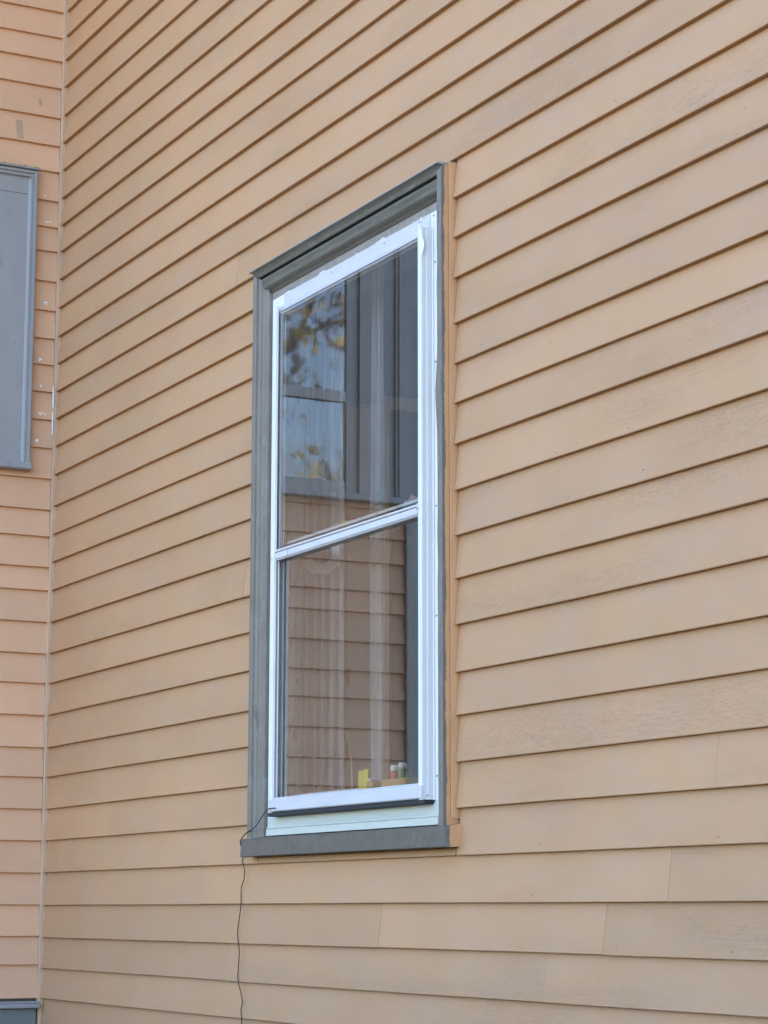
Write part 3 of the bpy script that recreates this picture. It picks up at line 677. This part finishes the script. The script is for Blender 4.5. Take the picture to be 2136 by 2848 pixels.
mb = MB(); mb.tube([(1.66, .19, 3.445), (3.1, .19, 3.445)], .006, 10); mb.tube([(1.68, .105, 3.445), (1.68, .19, 3.445)], .004, 8); mb.tube([(3.08, .105, 3.445), (3.08, .19, 3.445)], .004, 8)
mb.build('curtain_rod', M['ceramic'], window)

ZS = 1.8165; YS = .0175; DX = .028
mb = MB()
top = [(2.443+i*.0062, 1.963+(.004 if i % 2 else -.002)+i*.0006) for i in range(10)]
pts = [(2.443, ZS)]+top+[(2.501, ZS)]
vs = [(x, YS, z) for x, z in pts]+[(x, YS+.003, z) for x, z in pts]; n = len(pts)
mb.add(vs, [tuple(range(n)), tuple(range(n, 2*n))]+[(i, (i+1) % n, n+(i+1) % n, n+i) for i in range(n)])
mb.add([(2.458, YS+.0031, ZS+.08), (2.483, YS+.0031, ZS+.08), (2.483, YS+.022, ZS+.001), (2.458, YS+.022, ZS+.001)], [(0, 1, 2, 3)])
tag(mb.build('yellow_card', M['yellow']), 'small yellow card with notched top edge standing on the window sill', 'card')
mb = MB(); mb.box(2.510, 2.546, YS-.012, YS+.020, ZS, ZS+.119, b=.003); mb.box(2.513, 2.528, YS-.009, YS+.017, ZS+.1192, ZS+.127, 1, b=.003)
tag(mb.build('small_tub', [M['cardboard'], M['cap']]), 'small tan tub on the sill just right of the yellow card', 'tub')
mb = MB(); mb.tube([(2.402, YS, ZS), (2.404, YS+.002, 1.93), (2.401, YS+.001, 2.008)], .0016, 6)
tag(mb.build('thin_stick', M['stick']), 'thin pale stick standing upright left of the yellow card', 'stick')
bxo = empty('cardboard_tray', 'low tan cardboard tray in the lower right corner of the window', 'tray')
mb = MB(); a, b, c, d, h = 2.613, 2.750, YS-.019, YS+.019, ZS+.118
mb.box(a, a+.003, c, d, ZS, h); mb.box(b-.003, b, c, d, ZS, h); mb.box(a+.0032, b-.0032, c, c+.003, ZS, h-.0005); mb.box(a+.0032, b-.0032, d-.003, d, ZS, h-.0005); mb.box(a+.0032, b-.0032, c+.0032, d-.0032, ZS+.060, ZS+.064)
mb.build('tray_side', M['cardboard'], bxo)
mb = MB(); mb.box(2.668, 2.6695, c+.0035, d-.0035, ZS+.0645, ZS+.112); mb.build('divider', M['cardboard'], bxo)
for (x, key, lab, h) in ((2.650, 'red', 'small bottle with red label and white cap standing in the cardboard tray', .090), (2.692, 'green', 'small bottle with green label and white cap standing in the cardboard tray', .094)):
    e = empty('small_bottle', lab, 'bottle', 'bottles on the window sill')
    mb = MB(); zc = ZS+.0645
    mb.tube([(x, YS, zc), (x, YS, zc+.001), (x, YS, zc+h-.020), (x, YS, zc+h-.017)], [.0100, .0115, .0115, .0105], 16); mb.build('bottle_body', M[key], e)
    mb = MB(); mb.tube([(x, YS, zc+h-.0168), (x, YS, zc+h-.002), (x, YS, zc+h)], [.0112, .0112, .0095], 16); mb.build('cap', M['cap'], e)
ZR = 2.6485
mb = MB(); mb.tube([(2.460, .055, ZR+.001), (2.464, .055, 2.672), (2.492, .055, 2.690), (2.514, .055, 2.703), (2.516, .055, 2.716), (2.500, .055, 2.724), (2.480, .055, 2.720), (2.470, .055, 2.710), (2.462, .056, 2.706), (2.456, .057, 2.712), (2.464, .058, 2.720), (2.476, .058, 2.712)], .0018, 6)
tag(mb.build('wire_loop', M['mint']), 'curly mint green wire loop standing on the inner sash rail in the upper pane', 'wire')
for (x, r, key) in [(2.252, .010, 'yellow'), (2.278, .012, 'yellow'), (2.304, .010, 'yellow'), (2.334, .012, 'red')]:
    mb = MB(); pts = [(x, .059, ZR+r*(1-math.cos(math.pi*q/8))) for q in range(9)]
    mb.tube(pts, [max(.0004, r*1.1*math.sin(math.pi*q/8)*(1+.12*math.sin(3*q))) for q in range(9)], 10)
    tag(mb.build('ornament', M[key]), 'little %s knob-like ornament on the inner sash rail just above the meeting rail' % key, 'ornament', 'ornaments on the inner sash rail')
mb = MB(); n = 14; rng = random.Random(3); vs = []
for i in range(n+1):
    x = 2.636+i*.0065; h = .012+.010*abs(math.sin(i*1.1))+(.012 if 5 < i < 9 else 0)
    vs += [(x, .046, ZR), (x, .050, ZR+h), (x, .062, ZR+h*.8), (x, .070, ZR)]
mb.add(vs, [(i*4+j, (i+1)*4+j, (i+1)*4+j+1, i*4+j+1) for i in range(n) for j in range(3)]+[(0, 1, 2, 3), tuple(n*4+j for j in range(4))], 0, True)
tag(mb.build('pink_cloth', M['pink']), 'crumpled pink cloth on the inner sash rail at the right edge of the upper pane', 'cloth')

# ------------------------------------------------------------------ cable
pts = [(2.040, -.0345, 1.882), (2.033, -.036, 1.8835), (2.005, -.037, 1.8830), (1.983, -.036, 1.880), (1.945, -.034, 1.862), (1.906, -.0345, 1.838), (1.878, -.035, 1.828), (1.849, -.0355, 1.822), (1.832, -.037, 1.814), (1.817, -.0395, 1.803), (1.812, -.0405, 1.795), (1.8035, -.030, 1.775), (1.795, -.018, 1.764), (1.770, -.008, 1.757)]
low = [(1.7480, 1.7500), (1.7440, 1.7400), (1.7599, 1.7203), (1.7584, 1.6905), (1.7395, 1.6659), (1.7385, 1.6163), (1.7274, 1.5766), (1.7163, 1.5369), (1.722, 1.5122), (1.7302, 1.4828), (1.7245, 1.4285), (1.7228, 1.4039), (1.746, 1.3654), (1.7564, 1.3413), (1.7474, 1.3166), (1.7531, 1.2876), (1.742, 1.22), (1.75, 1.1), (1.735, .9), (1.745, .7), (1.74, .4), (1.76, .02)]
pts += [(x, -.0030, z) for x, z in low]
def smooth(p, k=4):
    p = [Vector(q) for q in p]; out = []
    for i in range(len(p)-1):
        a, b, c, d = p[max(i-1, 0)], p[i], p[i+1], p[min(i+2, len(p)-1)]
        for j in range(k):
            t = j/k; out.append(.5*((2*b)+(c-a)*t+(2*a-5*b+4*c-d)*t*t+(3*b-a-3*c+d)*t**3))
    return out+[p[-1]]
mb = MB(); mb.tube(smooth(pts), .0015, 8); tag(mb.build('black_cable', M['cable']), 'thin black cable hanging from the storm frame over the sill and down the wall', 'cable')

# ------------------------------------------------------------------ what the glass reflects: garden trees and the neighbour's house; also an unseen shade screen
def tree(loc, h, cr, seed, leaf, label, nleaf=4200, ls=.075, squash=.8):
    rng = random.Random(seed); t = empty('garden_tree', label, 'tree', 'trees in the garden'); t.location = loc
    mb = MB(); tips = []
    def limb(p, d, ln, r, depth):
        pts = [p]; q = p.copy(); dd = d.copy(); k = 5
        for i in range(k):
            dd = (dd+Vector((rng.uniform(-.2, .2), rng.uniform(-.2, .2), rng.uniform(-.05, .15)))).normalized(); q = q+dd*ln/k; pts.append(q.copy())
        mb.tube(pts, [r*(1-.6*i/k) for i in range(k+1)], 7)
        if depth >= 2: tips.extend(pts[2:])
        if depth < 4:
            for i in range(3 if depth else 6):
                b = pts[rng.randint(2, k)]; a = rng.uniform(0, 6.28); el = rng.uniform(.1, .9)
                limb(b, Vector((math.cos(a), math.sin(a), el)).normalized(), ln*rng.uniform(.5, .72), r*.5, depth+1)
    limb(Vector((0, 0, -.1)), Vector((0, 0, 1)), h*.5, h*.022, 0)
    mb.build('trunk', M['bark'], t)
    mb = MB()
    for i in range(nleaf):
        b = rng.choice(tips)+Vector((rng.gauss(0, .28), rng.gauss(0, .28), rng.gauss(0, .25)))
        u = Vector((rng.uniform(-1, 1), rng.uniform(-1, 1), rng.uniform(-1, 1))).normalized(); w = u.cross(Vector((rng.uniform(-1, 1), rng.uniform(-1, 1), rng.uniform(-1, 1)))).normalized()
        s = ls*rng.uniform(.5, 1.2)
        mb.add([b-u*s, b+w*s*.5, b+u*s, b-w*s*.5], [(0, 1, 2, 3)])
    mb.build('crown', leaf, t)
tree((13.5, -8.2, 0), 11, 4, 5, M['leaf'], 'yellow leaved tree behind the viewer, mirrored in the upper pane')
tree((25, -11.5, 0), 14.0, 4, 9, M['leaf'], 'taller yellow green tree farther off, its twigs mirrored in the upper pane')
fe = empty('shade_screen', 'weathered board fence added unseen behind the viewer to shade the lower wall', 'screen')
mb = MB(); rng = random.Random(7)  # unseen board screen, added behind the camera to darken the lower wall
for i in range(150):
    x = -3+i*.125; mb.box(x, x+.118, -6.020, -6.0,   .06, 1.72+rng.uniform(-.01, .01))
mb.box(-3, 15.75, -6.06, -6.021, .4, .49); mb.box(-3, 15.75, -6.06, -6.021, 1.4, 1.49)
mb.build('boards', M['screen_wood'], fe)
for i in range(9):
    mb = MB(); mb.box(-3+i*2.33, -2.9+i*2.33, -6.161, -6.061, -.1, 1.78, b=.006); mb.build('post', M['screen_wood'], fe)
nb = empty('neighbour_house', 'dark grey neighbouring house mirrored at the right of the upper pane', 'house')
mb = MB(); mb.box(-20, -11, -14, -1.9, 0, 8.0)
for i in range(60): mb.box(-10.999, -10.985, -13.9, -2.0, .4+i*.125, .4+i*.125+.105)
mb.build('wall', M['nbr'], nb)
mb = MB(); mb.add([(-20.4, -14.4, 8), (-10.6, -14.4, 8), (-10.6, -1.5, 8), (-20.4, -1.5, 8), (-15.5, -14.4, 11.5), (-15.5, -1.5, 11.5)], [(0, 1, 4), (3, 2, 5), (1, 2, 5, 4), (0, 3, 5, 4), (0, 1, 2, 3)]); mb.build('roof', M['shingle'], nb)
for y in (-11.5, -8.5, -5.5):
    for z in (1.2, 4.6):
        mb = MB(); mb.box(-10.984, -10.94, y-.5, y+.5, z, z+1.6, b=.01); w = mb.build('window', M['nbrtrim'], nb)
        mb = MB(); mb.box(-10.939, -10.93, y-.4, y+.4, z+.1, z+1.5); mb.build('pane', M['nbrglass'], w)
